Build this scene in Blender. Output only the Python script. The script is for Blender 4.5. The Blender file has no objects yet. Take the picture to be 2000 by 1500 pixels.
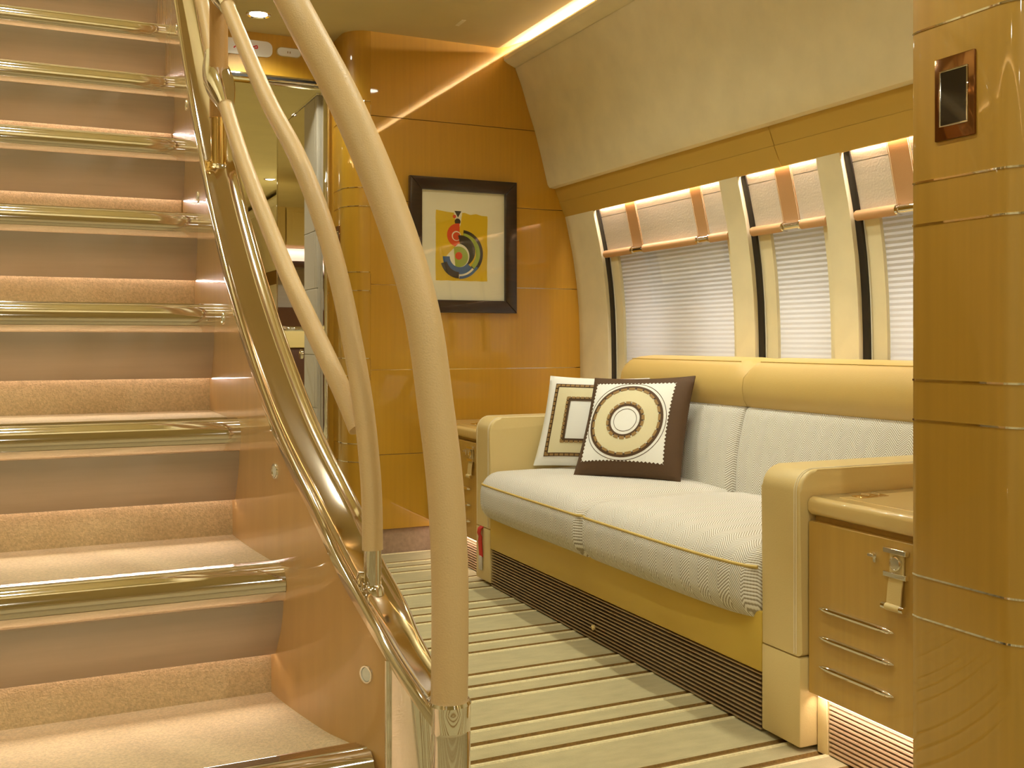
import bpy, bmesh, math, random
from mathutils import Vector
PI = math.pi
SC = bpy.context.scene
COL = SC.collection
random.seed(7)

# ------------------------------------------------------------------ camera, world, exposure
cam_d = bpy.data.cameras.new('camera')
cam = bpy.data.objects.new('camera', cam_d); COL.objects.link(cam)
cam.location = (0, 0, 0.92)
cam.rotation_euler = (PI / 2, 0, -math.atan2(930, 2007))
cam_d.sensor_width = 36.0
cam_d.lens = 36.0 * 2007 / 2000
cam_d.shift_y = -(750 - 667) / 2000
cam_d.clip_start = 0.02
SC.camera = cam
wd = bpy.data.worlds.new('world'); SC.world = wd; wd.use_nodes = True
wd.node_tree.nodes['Background'].inputs[0].default_value = (0.02, 0.017, 0.012, 1)
SC.view_settings.view_transform = 'Standard'
SC.view_settings.look = 'None'
SC.view_settings.gamma = 1.0
SC.view_settings.use_curve_mapping = False
SC.view_settings.exposure = 0.22

DOWN_COL = (1.0, 0.985, 0.80)
LED_COL = (1.0, 0.81, 0.74)
DOWN_W = 21.0

# ------------------------------------------------------------------ materials
def srgb(r, g, b):
    f = lambda c: ((c / 255 + 0.055) / 1.055) ** 2.4 if c > 10 else c / 255 / 12.92
    return (f(r), f(g), f(b))

def mat(name, col, rough=0.5, metal=0.0, coat=0.0, coat_rough=0.04, var=None, bump=None, sheen=0.0, spec=0.5):
    """var=(scale xyz, amount) colour grain;  bump=(scale, strength)"""
    m = bpy.data.materials.new(name); m.use_nodes = True
    nt = m.node_tree; b = nt.nodes['Principled BSDF']
    b.inputs['Base Color'].default_value = (*col, 1)
    b.inputs['Roughness'].default_value = rough
    b.inputs['Metallic'].default_value = metal
    b.inputs['Coat Weight'].default_value = coat
    b.inputs['Coat Roughness'].default_value = coat_rough
    b.inputs['Sheen Weight'].default_value = sheen
    b.inputs['Specular IOR Level'].default_value = spec
    if var or bump:
        tc = nt.nodes.new('ShaderNodeTexCoord')
    if var:
        mp = nt.nodes.new('ShaderNodeMapping'); mp.inputs['Scale'].default_value = var[0]
        nz = nt.nodes.new('ShaderNodeTexNoise'); nz.inputs['Scale'].default_value = 1.0; nz.inputs['Detail'].default_value = 4
        rp = nt.nodes.new('ShaderNodeValToRGB')
        a = var[1]
        rp.color_ramp.elements[0].position = 0.3; rp.color_ramp.elements[1].position = 0.7
        rp.color_ramp.elements[0].color = (*[c * (1 - a) for c in col], 1)
        rp.color_ramp.elements[1].color = (*[min(1, c * (1 + a)) for c in col], 1)
        nt.links.new(tc.outputs['Object'], mp.inputs['Vector'])
        nt.links.new(mp.outputs[0], nz.inputs['Vector'])
        nt.links.new(nz.outputs['Fac'], rp.inputs[0])
        nt.links.new(rp.outputs[0], b.inputs['Base Color'])
    if bump:
        nb = nt.nodes.new('ShaderNodeTexNoise'); nb.inputs['Scale'].default_value = bump[0]; nb.inputs['Detail'].default_value = 3
        bp = nt.nodes.new('ShaderNodeBump'); bp.inputs['Strength'].default_value = bump[1]; bp.inputs['Distance'].default_value = 0.004
        nt.links.new(tc.outputs['Object'], nb.inputs['Vector'])
        nt.links.new(nb.outputs['Fac'], bp.inputs['Height'])
        nt.links.new(bp.outputs[0], b.inputs['Normal'])
    return m

def emat(name, col, strength):
    m = bpy.data.materials.new(name); m.use_nodes = True
    b = m.node_tree.nodes['Principled BSDF']
    b.inputs['Base Color'].default_value = (*col, 1)
    b.inputs['Emission Color'].default_value = (*col, 1)
    b.inputs['Emission Strength'].default_value = strength
    return m

def mnode(nt, op, a, b=None):
    n = nt.nodes.new('ShaderNodeMath'); n.operation = op
    for i, v in enumerate((a, b)):
        if v is None: continue
        if isinstance(v, (int, float)): n.inputs[i].default_value = v
        else: nt.links.new(v, n.inputs[i])
    return n.outputs[0]

def herringbone(name, light, dark):
    m = bpy.data.materials.new(name); m.use_nodes = True
    nt = m.node_tree; b = nt.nodes['Principled BSDF']
    g = nt.nodes.new('ShaderNodeNewGeometry')
    sx = nt.nodes.new('ShaderNodeSeparateXYZ'); nt.links.new(g.outputs['Position'], sx.inputs[0])
    u = mnode(nt, 'ADD', sx.outputs[0], sx.outputs[2])
    t = mnode(nt, 'PINGPONG', sx.outputs[1], 0.036)
    ph = mnode(nt, 'ADD', mnode(nt, 'MULTIPLY', u, 2 * PI / 0.0085), mnode(nt, 'MULTIPLY', t, 2 * PI / 0.0085 * 1.05))
    s = mnode(nt, 'SINE', ph)
    # weave along the rib
    w = mnode(nt, 'SINE', mnode(nt, 'MULTIPLY', sx.outputs[1], 2 * PI / 0.0045))
    f = mnode(nt, 'ADD', mnode(nt, 'MULTIPLY', s, 0.5), 0.5)
    f2 = mnode(nt, 'ADD', f, mnode(nt, 'MULTIPLY', w, 0.10))
    rp = nt.nodes.new('ShaderNodeValToRGB')
    rp.color_ramp.elements[0].position = 0.12; rp.color_ramp.elements[1].position = 0.62
    rp.color_ramp.elements[0].color = (*dark, 1); rp.color_ramp.elements[1].color = (*light, 1)
    nt.links.new(f2, rp.inputs[0]); nt.links.new(rp.outputs[0], b.inputs['Base Color'])
    bp = nt.nodes.new('ShaderNodeBump'); bp.inputs['Strength'].default_value = 0.35; bp.inputs['Distance'].default_value = 0.002
    nt.links.new(f2, bp.inputs['Height']); nt.links.new(bp.outputs[0], b.inputs['Normal'])
    b.inputs['Roughness'].default_value = 0.95; b.inputs['Sheen Weight'].default_value = 0.1
    return m

def glass(name, refl=0.12, tint=(1, 1, 1)):
    m = bpy.data.materials.new(name); m.use_nodes = True
    nt = m.node_tree; nt.nodes.clear()
    o = nt.nodes.new('ShaderNodeOutputMaterial'); mx = nt.nodes.new('ShaderNodeMixShader')
    tr = nt.nodes.new('ShaderNodeBsdfTransparent'); tr.inputs[0].default_value = (*tint, 1)
    gl = nt.nodes.new('ShaderNodeBsdfGlossy'); gl.inputs['Roughness'].default_value = 0.02
    lw = nt.nodes.new('ShaderNodeLayerWeight'); lw.inputs[0].default_value = 0.5
    pw = mnode(nt, 'ADD', mnode(nt, 'MULTIPLY', mnode(nt, 'POWER', lw.outputs['Facing'], 4.0), 0.8), 0.035)
    nt.links.new(pw, mx.inputs[0])
    nt.links.new(tr.outputs[0], mx.inputs[1]); nt.links.new(gl.outputs[0], mx.inputs[2]); nt.links.new(mx.outputs[0], o.inputs[0])
    return m

def translucent(name, col):
    m = bpy.data.materials.new(name); m.use_nodes = True
    nt = m.node_tree; nt.nodes.clear()
    o = nt.nodes.new('ShaderNodeOutputMaterial'); mx = nt.nodes.new('ShaderNodeMixShader'); mx.inputs[0].default_value = 0.45
    a = nt.nodes.new('ShaderNodeBsdfDiffuse'); a.inputs[0].default_value = (*col, 1)
    b = nt.nodes.new('ShaderNodeBsdfTranslucent'); b.inputs[0].default_value = (*col, 1)
    nt.links.new(a.outputs[0], mx.inputs[1]); nt.links.new(b.outputs[0], mx.inputs[2]); nt.links.new(mx.outputs[0], o.inputs[0])
    return m

GRAIN = ((70, 70, 2.5), 0.045)
M = dict(
    wood=mat('golden_lacquer_wood', (0.55, 0.295, 0.018), 0.42, coat=1.0, coat_rough=0.03, var=GRAIN),
    column=mat('honey_lacquer', (0.44, 0.25, 0.032), 0.40, coat=1.0, coat_rough=0.03, var=GRAIN),
    stringer=mat('amber_gloss_lacquer', (0.55, 0.32, 0.10), 0.35, coat=1.0, coat_rough=0.03, var=((40, 40, 6), 0.05)),
    cabinet=mat('cabinet_gold_lacquer', (0.56, 0.345, 0.075), 0.38, coat=0.7, coat_rough=0.05, var=GRAIN),
    cabtop=mat('cabinet_top_lacquer', (0.74, 0.55, 0.23), 0.30, coat=1.0, coat_rough=0.03),
    cream=mat('cream_suede', (0.82, 0.735, 0.47), 0.9, var=((9, 9, 9), 0.05), sheen=0.15),
    ceiling=mat('ceiling_cream', (0.66, 0.55, 0.27), 0.85, var=((5, 5, 5), 0.03)),
    header=mat('header_leather', (0.58, 0.38, 0.075), 0.5, bump=(300, 0.1)),
    railleather=mat('tan_rail_leather', (0.66, 0.475, 0.24), 0.45, bump=(420, 0.18)),
    postleather=mat('brown_post_leather', (0.52, 0.30, 0.10), 0.5, bump=(420, 0.15)),
    sofaleather=mat('sofa_leather', (0.64, 0.45, 0.145), 0.48, bump=(350, 0.12)),
    armleather=mat('arm_leather', (0.74, 0.58, 0.26), 0.42, bump=(350, 0.10)),
    sofabase=mat('sofa_fascia', (0.66, 0.46, 0.075), 0.45, bump=(350, 0.05)),
    straplea=mat('valance_strap_leather', (0.62, 0.37, 0.17), 0.5, bump=(350, 0.1)),
    fabric=herringbone('herringbone_fabric', (0.90, 0.88, 0.82), (0.38, 0.33, 0.24)),
    piping=mat('gold_piping', (0.62, 0.44, 0.12), 0.5),
    stitch=mat('stitch_thread', (0.85, 0.75, 0.52), 0.7),
    chrome=mat('polished_nickel', (0.86, 0.84, 0.82), 0.05, metal=1.0),
    cap=mat('polished_bronze_cap', (0.74, 0.66, 0.54), 0.10, metal=1.0),
    nosing=mat('polished_nosing', (0.82, 0.77, 0.75), 0.06, metal=1.0),
    brass=mat('polished_brass', (0.80, 0.58, 0.25), 0.08, metal=1.0),
    satin=mat('satin_bronze', (0.46, 0.40, 0.335), 0.42, metal=0.6, var=((3, 3, 60), 0.05)),
    stairpile=mat('stair_carpet', (0.61, 0.46, 0.25), 1.0, var=((260, 260, 260), 0.16), bump=(420, 0.5), sheen=0.2),
    plinthpile=mat('plinth_carpet', (0.42, 0.29, 0.19), 1.0, var=((60, 60, 60), 0.12), bump=(300, 0.4)),
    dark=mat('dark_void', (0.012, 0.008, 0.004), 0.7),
    gasket=mat('black_gasket', (0.02, 0.015, 0.010), 0.5),
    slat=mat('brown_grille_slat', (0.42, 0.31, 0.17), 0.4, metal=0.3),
    slatlit=mat('lit_grille_slat', (0.60, 0.42, 0.24), 0.45),  # slat colour lightened to look lit by the toe lamp
    pleat=translucent('pleated_shade', (0.84, 0.82, 0.79)),
    linen=mat('valance_linen', (0.80, 0.73, 0.62), 0.95, bump=(160, 0.25), var=((30, 8, 90), 0.04)),
    frame=mat('espresso_wood', (0.022, 0.008, 0.004), 0.3, coat=0.5, coat_rough=0.06, var=((8, 8, 60), 0.5)),
    paper=mat('mat_paper', (0.93, 0.90, 0.68), 0.8),
    ink_yellow=mat('ink_yellow', (0.80, 0.55, 0.010), 0.7),
    ink_red=mat('ink_red', (0.78, 0.075, 0.012), 0.7),
    ink_black=mat('ink_black', (0.035, 0.028, 0.018), 0.7),
    ink_green=mat('ink_green', (0.38, 0.50, 0.06), 0.7),
    ink_blue=mat('ink_blue', (0.05, 0.14, 0.33), 0.7),
    white=mat('white_plastic', (0.78, 0.76, 0.66), 0.4),
    pillow_white=mat('pillow_white', (0.92, 0.92, 0.87), 0.95, bump=(500, 0.15)),
    pillow_cream=mat('pillow_cream', (0.78, 0.71, 0.45), 0.8, bump=(300, 0.1)),
    pillow_brown=mat('pillow_brown', (0.095, 0.050, 0.020), 0.75, bump=(300, 0.15)),
    pillow_tan=mat('pillow_tan', (0.34, 0.205, 0.065), 0.7),
    red=mat('red_webbing', (0.62, 0.025, 0.015), 0.6),
    screen=mat('dark_screen', (0.010, 0.007, 0.004), 0.12, coat=1.0),
    bronze=mat('bronze_plate', (0.27, 0.125, 0.045), 0.10, metal=0.9),
    mirror=mat('mirror_glass', (0.80, 0.76, 0.68), 0.015, metal=1.0),
    palepanel=mat('pale_grey_leather', (0.62, 0.57, 0.47), 0.5, bump=(200, 0.1)),
    darkwood=mat('dark_brown_wood', (0.075, 0.028, 0.014), 0.3, coat=0.8),
    warmcab=mat('warm_cream_cabinet', (0.80, 0.62, 0.28), 0.5),
    lens=emat('lit_lens', (1.0, 0.94, 0.82), 22.0),
    led=emat('led_strip', LED_COL, 6.0),
    glass=glass('clear_glass'),
)

# striped carpet: colour follows the position along the cabin
def carpet_mat():
    m = mat('striped_carpet', (0.45, 0.385, 0.20), 1.0, var=((14, 40, 30), 0.09), bump=(380, 0.4), sheen=0.2)
    return m
M['carpet'] = carpet_mat()
M['carpetline'] = mat('carpet_line_brown', (0.23, 0.13, 0.03), 1.0, var=((150, 150, 150), 0.2), bump=(380, 0.4))
M['carpetpale'] = mat('carpet_line_pale', (0.76, 0.66, 0.38), 1.0, var=((150, 150, 150), 0.1), bump=(380, 0.4))

# ------------------------------------------------------------------ geometry helpers
W = {}
def V(*a): return Vector(a)

def link(name, data, parent, wl):
    o = bpy.data.objects.new(name, data); COL.objects.link(o)
    wl = Vector(wl)
    if parent is not None:
        o.parent = parent; o.location = wl - W[parent.name]
    else:
        o.location = wl
    W[o.name] = wl.copy()
    return o

def obj(name, bm, m, parent=None, smooth=38, base=False):
    bmesh.ops.recalc_face_normals(bm, faces=bm.faces)
    xs = [v.co for v in bm.verts]
    lo = V(min(c.x for c in xs), min(c.y for c in xs), min(c.z for c in xs))
    hi = V(max(c.x for c in xs), max(c.y for c in xs), max(c.z for c in xs))
    c = (lo + hi) / 2
    if base: c.z = lo.z
    bmesh.ops.translate(bm, verts=bm.verts, vec=-c)
    me = bpy.data.meshes.new(name); bm.to_mesh(me); bm.free()
    mats = m if isinstance(m, (list, tuple)) else [m]
    for q in mats: me.materials.append(M[q] if isinstance(q, str) else q)
    if smooth:
        for p in me.polygons: p.use_smooth = True
        me.set_sharp_from_angle(angle=math.radians(smooth))
    return link(name, me, parent, c)

def tag(o, label=None, cat=None, group=None, kind=None):
    if label: o['label'] = label
    if cat: o['category'] = cat
    if group: o['group'] = group
    if kind: o['kind'] = kind
    return o

def thing(name, loc, label, cat, group=None):
    o = link(name, None, None, loc); o.empty_display_size = 0.1
    return tag(o, label, cat, group)

def again(o, d):
    """copy of a part that shares its mesh, shifted by d"""
    c = o.copy(); COL.objects.link(c)
    c.location = o.location + Vector(d); W[c.name] = W[o.name] + Vector(d)
    return c

def B(): return bmesh.new()

def box(bm, x0, x1, y0, y1, z0, z1, bev=0.0, seg=2):
    r = bmesh.ops.create_cube(bm, size=1.0)
    vs = r['verts']
    for v in vs:
        v.co = V(x0 + (v.co.x + .5) * (x1 - x0), y0 + (v.co.y + .5) * (y1 - y0), z0 + (v.co.z + .5) * (z1 - z0))
    if bev > 0:
        es = list({e for v in vs for e in v.link_edges})
        bmesh.ops.bevel(bm, geom=es, offset=bev, segments=seg, profile=0.5, affect='EDGES')
    return bm

def prism(bm, pts, axis, a, b, bev=0.0, seg=2, bevall=False):
    """closed polygon extruded along an axis; pts are the two other coordinates in xyz order"""
    def mk(p, t):
        if axis == 'x': return V(t, p[0], p[1])
        if axis == 'y': return V(p[0], t, p[1])
        return V(p[0], p[1], t)
    A = [bm.verts.new(mk(p, a)) for p in pts]; Bv = [bm.verts.new(mk(p, b)) for p in pts]
    n = len(pts)
    fa = bm.faces.new(A); fb = bm.faces.new(Bv[::-1]); sides = []
    for i in range(n):
        sides.append(bm.faces.new((A[i], Bv[i], Bv[(i + 1) % n], A[(i + 1) % n])))
    if bev > 0:
        es = list(fa.edges) + list(fb.edges)
        if bevall: es = list({e for f in sides for e in f.edges})
        bmesh.ops.bevel(bm, geom=es, offset=bev, segments=seg, profile=0.5, affect='EDGES')
    return bm

def strip(bm, pts, axis, a, b, thick=0.0, closed=False):
    """open polyline extruded along an axis (optionally solid towards a 2-D normal)"""
    if thick:
        n = len(pts); off = []
        for i in range(n):
            p0 = pts[max(0, i - 1)]; p1 = pts[min(n - 1, i + 1)]
            dx, dz = p1[0] - p0[0], p1[1] - p0[1]; L = math.hypot(dx, dz) or 1
            off.append((pts[i][0] - dz / L * thick, pts[i][1] + dx / L * thick))
        return prism(bm, list(pts) + off[::-1], axis, a, b)
    def mk(p, t):
        if axis == 'x': return V(t, p[0], p[1])
        if axis == 'y': return V(p[0], t, p[1])
        return V(p[0], p[1], t)
    A = [bm.verts.new(mk(p, a)) for p in pts]; Bv = [bm.verts.new(mk(p, b)) for p in pts]
    for i in range(len(pts) - 1): bm.faces.new((A[i], A[i + 1], Bv[i + 1], Bv[i]))
    return bm

def arc(cx, cz, r, a0, a1, n=8):
    return [(cx + r * math.cos(math.radians(a0 + (a1 - a0) * i / n)), cz + r * math.sin(math.radians(a0 + (a1 - a0) * i / n))) for i in range(n + 1)]

def smoothpath(P, per=8):
    P = [Vector(p) for p in P]; out = []
    n = len(P)
    for i in range(n - 1):
        p0 = P[max(i - 1, 0)]; p1 = P[i]; p2 = P[i + 1]; p3 = P[min(i + 2, n - 1)]
        for k in range(per):
            t = k / per
            out.append(0.5 * ((2 * p1) + (-p0 + p2) * t + (2 * p0 - 5 * p1 + 4 * p2 - p3) * t * t + (-p0 + 3 * p1 - 3 * p2 + p3) * t ** 3))
    out.append(P[-1]); return out

def tube(bm, pts, r, n=18, cap=True):
    pts = [Vector(p) for p in pts]
    rr = r if isinstance(r, (list, tuple)) else [r] * len(pts)
    t0 = (pts[1] - pts[0]).normalized()
    up = V(0, 0, 1) if abs(t0.z) < 0.9 else V(1, 0, 0)
    nx = t0.cross(up).normalized(); rings = []
    for i, p in enumerate(pts):
        t = (pts[min(i + 1, len(pts) - 1)] - pts[max(i - 1, 0)]).normalized()
        nx = (nx - t * nx.dot(t)).normalized(); ny = t.cross(nx)
        rings.append([bm.verts.new(p + (nx * math.cos(2 * PI * k / n) + ny * math.sin(2 * PI * k / n)) * rr[i]) for k in range(n)])
    for a, b in zip(rings, rings[1:]):
        for k in range(n): bm.faces.new((a[k], a[(k + 1) % n], b[(k + 1) % n], b[k]))
    if cap: bm.faces.new(rings[0]); bm.faces.new(rings[-1][::-1])
    return bm

def lathe(bm, prof, c, axis, n=28, ring=False):
    """prof: (radius, height along axis) list; closed by caps at both ends"""
    axis = Vector(axis).normalized()
    up = V(0, 0, 1) if abs(axis.z) < 0.9 else V(1, 0, 0)
    ex = axis.cross(up).normalized(); ey = axis.cross(ex); c = Vector(c); rings = []
    for r, h in prof:
        rings.append([bm.verts.new(c + axis * h + (ex * math.cos(2 * PI * k / n) + ey * math.sin(2 * PI * k / n)) * max(r, 1e-4)) for k in range(n)])
    for a, b in zip(rings, rings[1:]):
        for k in range(n): bm.faces.new((a[k], a[(k + 1) % n], b[(k + 1) % n], b[k]))
    if ring:
        for k in range(n): bm.faces.new((rings[-1][k], rings[-1][(k + 1) % n], rings[0][(k + 1) % n], rings[0][k]))
    else:
        bm.faces.new(rings[0]); bm.faces.new(rings[-1][::-1])
    return bm

def rbox(bm, x0, x1, y0, y1, z0, z1, r, cuts=13, crown=0.0, fn=None):
    """soft cushion block: rounded with radii r=(rx,ry,rz), crowned on top"""
    res = bmesh.ops.create_cube(bm, size=2.0)
    bmesh.ops.subdivide_edges(bm, edges=list({e for v in res['verts'] for e in v.link_edges}), cuts=cuts, use_grid_fill=True)
    h = ((x1 - x0) / 2, (y1 - y0) / 2, (z1 - z0) / 2); c = ((x0 + x1) / 2, (y0 + y1) / 2, (z0 + z1) / 2)
    for v in bm.verts:
        q = []; dd = []
        for i in range(3):
            t = v.co[i]; t = math.copysign(abs(t) ** 0.62, t)
            p = t * h[i]; k = max(-(h[i] - r[i]), min(h[i] - r[i], p))
            q.append(k); dd.append((p - k) / r[i])
        L = math.sqrt(sum(d * d for d in dd))
        if L > 1e-9:
            mx = max(abs(d) for d in dd); s = mx / L
            q = [q[i] + dd[i] * s * r[i] for i in range(3)]
        u, w = q[0] / h[0], q[1] / h[1]
        if q[2] > 0: q[2] += crown * max(0, 1 - u ** 4) * max(0, 1 - w ** 4)
        co = V(c[0] + q[0], c[1] + q[1], c[2] + q[2])
        v.co = fn(co) if fn else co
    return bm

def area(name, loc, direction, sx, sy, power, col, spread=180, parent=None):
    l = bpy.data.lights.new(name, 'AREA'); l.shape = 'RECTANGLE'; l.size = sx; l.size_y = sy
    l.energy = power; l.color = col; l.spread = math.radians(spread)
    o = link(name, l, parent, loc)
    # local x of the lamp stays along the long direction given by the track axis
    o.rotation_euler = Vector(direction).to_track_quat('-Z', 'Y').to_euler()
    return o

def strip_light(name, p0, p1, width, direction, power, col, spread=180, parent=None):
    p0 = Vector(p0); p1 = Vector(p1); d = Vector(direction).normalized()
    ex = (p1 - p0).normalized(); ez = -d; ez = (ez - ex * ez.dot(ex)).normalized(); ey = ez.cross(ex)
    l = bpy.data.lights.new(name, 'AREA'); l.shape = 'RECTANGLE'; l.size = (p1 - p0).length; l.size_y = width
    l.energy = power; l.color = col; l.spread = math.radians(spread)
    o = link(name, l, parent, (p0 + p1) / 2)
    from mathutils import Matrix
    o.rotation_euler = Matrix((ex, ey, ez)).transposed().to_euler()
    return o

# ------------------------------------------------------------------ the setting
YB = 4.25          # picture bulkhead
YD = 4.475         # door bulkhead, set back
ZC = 2.25          # ceiling

# --- floor with grooved stripes, real relief along Y
def build_floor():
    ys = []
    k = -16
    lines = []
    while True:
        base = 2.80 + 0.3667 * k
        for j in range(3): lines.append(base + 0.0905 * j)
        k += 1
        if base > 4.3: break
    lines = sorted(l for l in lines if -2.9 < l < 4.40)
    bm = B(); x0, x1 = -2.2, 2.56
    prof = [(-3.0, 0.0, 0)]
    for l in lines:
        prof += [(l - 0.019, 0.0, 0), (l - 0.016, 0.0032, 2), (l - 0.011, 0.0032, 2), (l - 0.008, -0.003, 1), (l + 0.012, -0.005, 1), (l + 0.016, 0.0, 1)]
    prof += [(11.0, 0.0, 0)]
    prev = None
    for i, (y, z, mi) in enumerate(prof):
        a = bm.verts.new((x0, y, z)); b = bm.verts.new((x1, y, z))
        if prev:
            f = bm.faces.new((prev[0], prev[1], b, a)); f.material_index = mi
        prev = (a, b)
    o = obj('floor', bm, ['carpet', 'carpetline', 'carpetpale'], None, smooth=0)
    tag(o, 'beige carpet with groups of three brown cross stripes', 'floor', kind='structure')
    return o
build_floor()

def struct(name, bm, m, parent=None, smooth=38):
    o = obj(name, bm, m, parent, smooth)
    if parent is None: o['kind'] = 'structure'
    return o

# --- ceiling, with the stair opening, and the cove
bm = B()
box(bm, 0.46, 1.90, -3.0, 11.0, ZC, ZC + 0.04)
box(bm, -0.70, 0.46, 3.45, 11.0, ZC, ZC + 0.04)
box(bm, -0.70, 0.46, -3.0, 0.9, ZC, ZC + 0.04)
box(bm, -2.2, -0.70, -3.0, 11.0, ZC, ZC + 0.04)
ceiling = struct('ceiling', bm, 'ceiling')
tag(ceiling, 'olive cream cabin ceiling with stair opening', 'ceiling')
bm = B()
strip(bm, [(1.90, ZC), (1.95, ZC + 0.012), (2.00, ZC + 0.035), (2.08, ZC + 0.065), (2.16, ZC + 0.06), (2.22, ZC + 0.02), (2.24, ZC - 0.06)], 'y', -3.0, 11.0, thick=0.02)
struct('ceiling_cove', bm, 'ceiling', ceiling)

# --- outer shell
bm = B(); box(bm, 2.56, 2.64, -3.0, 11.0, 0, 2.6); wall_right = struct('wall_right', bm, 'cream')
tag(wall_right, 'cream padded cabin side wall behind the sofa', 'wall')
bm = B(); box(bm, -2.28, -2.2, -3.0, 11.0, 0, 3.3); wall_left = struct('wall_left', bm, 'cream'); tag(wall_left, 'cream wall beyond the staircase', 'wall')
# unseen lit coves added at left and behind the viewer to brighten bin and reflections
bm = B(); prism(bm, [(-2.2, 2.12), (-1.84, 2.17), (-1.80, 2.19), (-1.80, 2.21), (-1.86, 2.215), (-2.2, 2.2)], 'y', -2.95, 4.4); obj('added_cove_lip', bm, 'cream', wall_left)
strip_light('cove_lamp', (-2.0, -2.9, 2.222), (-2.0, 4.3, 2.222), 0.03, (0.3, 0, 1), 55, LED_COL, 180, wall_left)  # added fill lamp, mirrors the cove on the right
bm = B(); prism(bm, [(2.56, 1.60), (2.20, 1.63), (1.93, 2.19), (1.925, 2.21), (1.95, 2.23), (2.12, 2.236), (2.56, 2.2)], 'y', -2.95, 1.19); obj('added_cove_lip', bm, 'cream', wall_right)
strip_light('cove_lamp', (2.07, -2.9, 2.242), (2.07, 1.15, 2.242), 0.03, (-0.25, 0, 1), 40, LED_COL, 180, wall_right)  # added stretch of the right cove lamp, out of view
bm = B(); box(bm, -2.2, 2.5, -3.08, -3.0, 0, 2.3); tag(struct('wall_back', bm, 'cream'), 'cream wall closing the cabin behind the viewer', 'wall')
# upper stairwell
bm = B()
box(bm, -0.78, -0.70, 0.9, 3.45, ZC, 3.3); box(bm, 0.46, 0.54, 0.9, 3.45, ZC + 0.04, 3.3)
box(bm, -0.70, 0.46, 3.45, 3.53, ZC + 0.04, 3.3); box(bm, -0.70, 0.46, 0.82, 0.9, ZC + 0.04, 3.3)
box(bm, -0.78, 0.54, 0.82, 3.53, 3.3, 3.36)
tag(struct('wall_stairwell', bm, 'cream'), 'cream stairwell shaft above the staircase', 'wall')

# --- bulkhead with the picture: stacked lacquer panels
bm = B(); box(bm, 1.31, 2.42, YB + 0.024, YB + 0.06, 0.109, ZC + 0.12); wall_front = struct('wall_front', bm, 'chrome')
tag(wall_front, 'glossy golden wood bulkhead that carries the framed picture', 'wall')
SE = [0.109, 0.432, 0.798, 1.165, 1.530, 1.8895, ZC + 0.12]
for a, b in zip(SE, SE[1:]):
    bm = B(); box(bm, 1.3002, 2.42, YB, YB + 0.03, a + 0.0012, b - 0.0012, 0.0008, 1)
    obj('panel', bm, 'wood', wall_front)
# rounded end column of the bulkhead, split by thin nickel inlays
PAIR = [0.404, 0.482, 0.773, 0.848, 1.138, 1.2175, 1.50, 1.58, 1.87, 1.95]
def endcol(off=0.0):
    return [(1.300, YB - off)] + [(1.30 + (0.10 + off) * math.cos(math.radians(a)), 4.35 + (0.10 + off) * math.sin(math.radians(a))) for a in range(-90, -181, -9)][0:] + [(1.20 - off, YD), (1.30, YD)]
ec_pts = endcol()
cuts = [0.109] + PAIR + [ZC]
for a, b in zip(cuts, cuts[1:]):
    bm = B(); prism(bm, ec_pts, 'z', a, b); obj('corner_panel', bm, 'wood', wall_front, 30)
for z in PAIR:
    bm = B(); prism(bm, endcol(0.0012), 'z', z - 0.0016, z + 0.0016); obj('inlay', bm, 'chrome', wall_front, 30)
# little nickel corner brackets inlaid at the panel joints
for z0 in (0.432, 0.798, 1.165, 1.8895):
    bm = B()
    box(bm, 1.3005, 1.3025, YB - 0.001, YB + 0.001, z0 - 0.045, z0 + 0.045)
    obj('inlay', bm, 'chrome', wall_front, 0)
bm = B(); box(bm, 1.22, 2.42, YB + 0.012, YB + 0.05, 0.0, 0.109); tag(struct('baseboard_front', bm, 'plinthpile'), 'mauve brown carpeted plinth under the golden bulkhead', 'baseboard')

# --- door bulkhead, header, jambs
bm = B()
box(bm, -2.2, 1.205, YD, YD + 0.06, 2.07, ZC)
box(bm, 1.176, 1.205, YD, YD + 0.06, 0, 2.07)
box(bm, -2.2, 0.30, YD, YD + 0.06, 0, 2.07)
tag(struct('wall_door_bulkhead', bm, 'wood'), 'golden bulkhead around the open doorway behind the staircase', 'wall')
bm = B()
box(bm, 0.30, 1.176, YD - 0.012, YD + 0.07, 2.045, 2.072, 0.003)
tf = struct('trim_1', bm, 'chrome'); tag(tf, 'polished nickel frame of the doorway', 'trim')
bm = B(); box(bm, 0.30, 1.165, YD - 0.014, YD - 0.010, 2.052, 2.063); obj('groove_shade', bm, 'dark', tf)  # dark strip painted as shade; the bar has no recess
bm = B(); box(bm, 1.160, 1.178, YD - 0.012, YD + 0.07, 0, 2.046, 0.003); obj('jamb', bm, 'chrome', tf)
bm = B(); box(bm, 0.298, 0.316, YD - 0.012, YD + 0.07, 0, 2.046, 0.003); obj('jamb', bm, 'chrome', tf)

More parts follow.
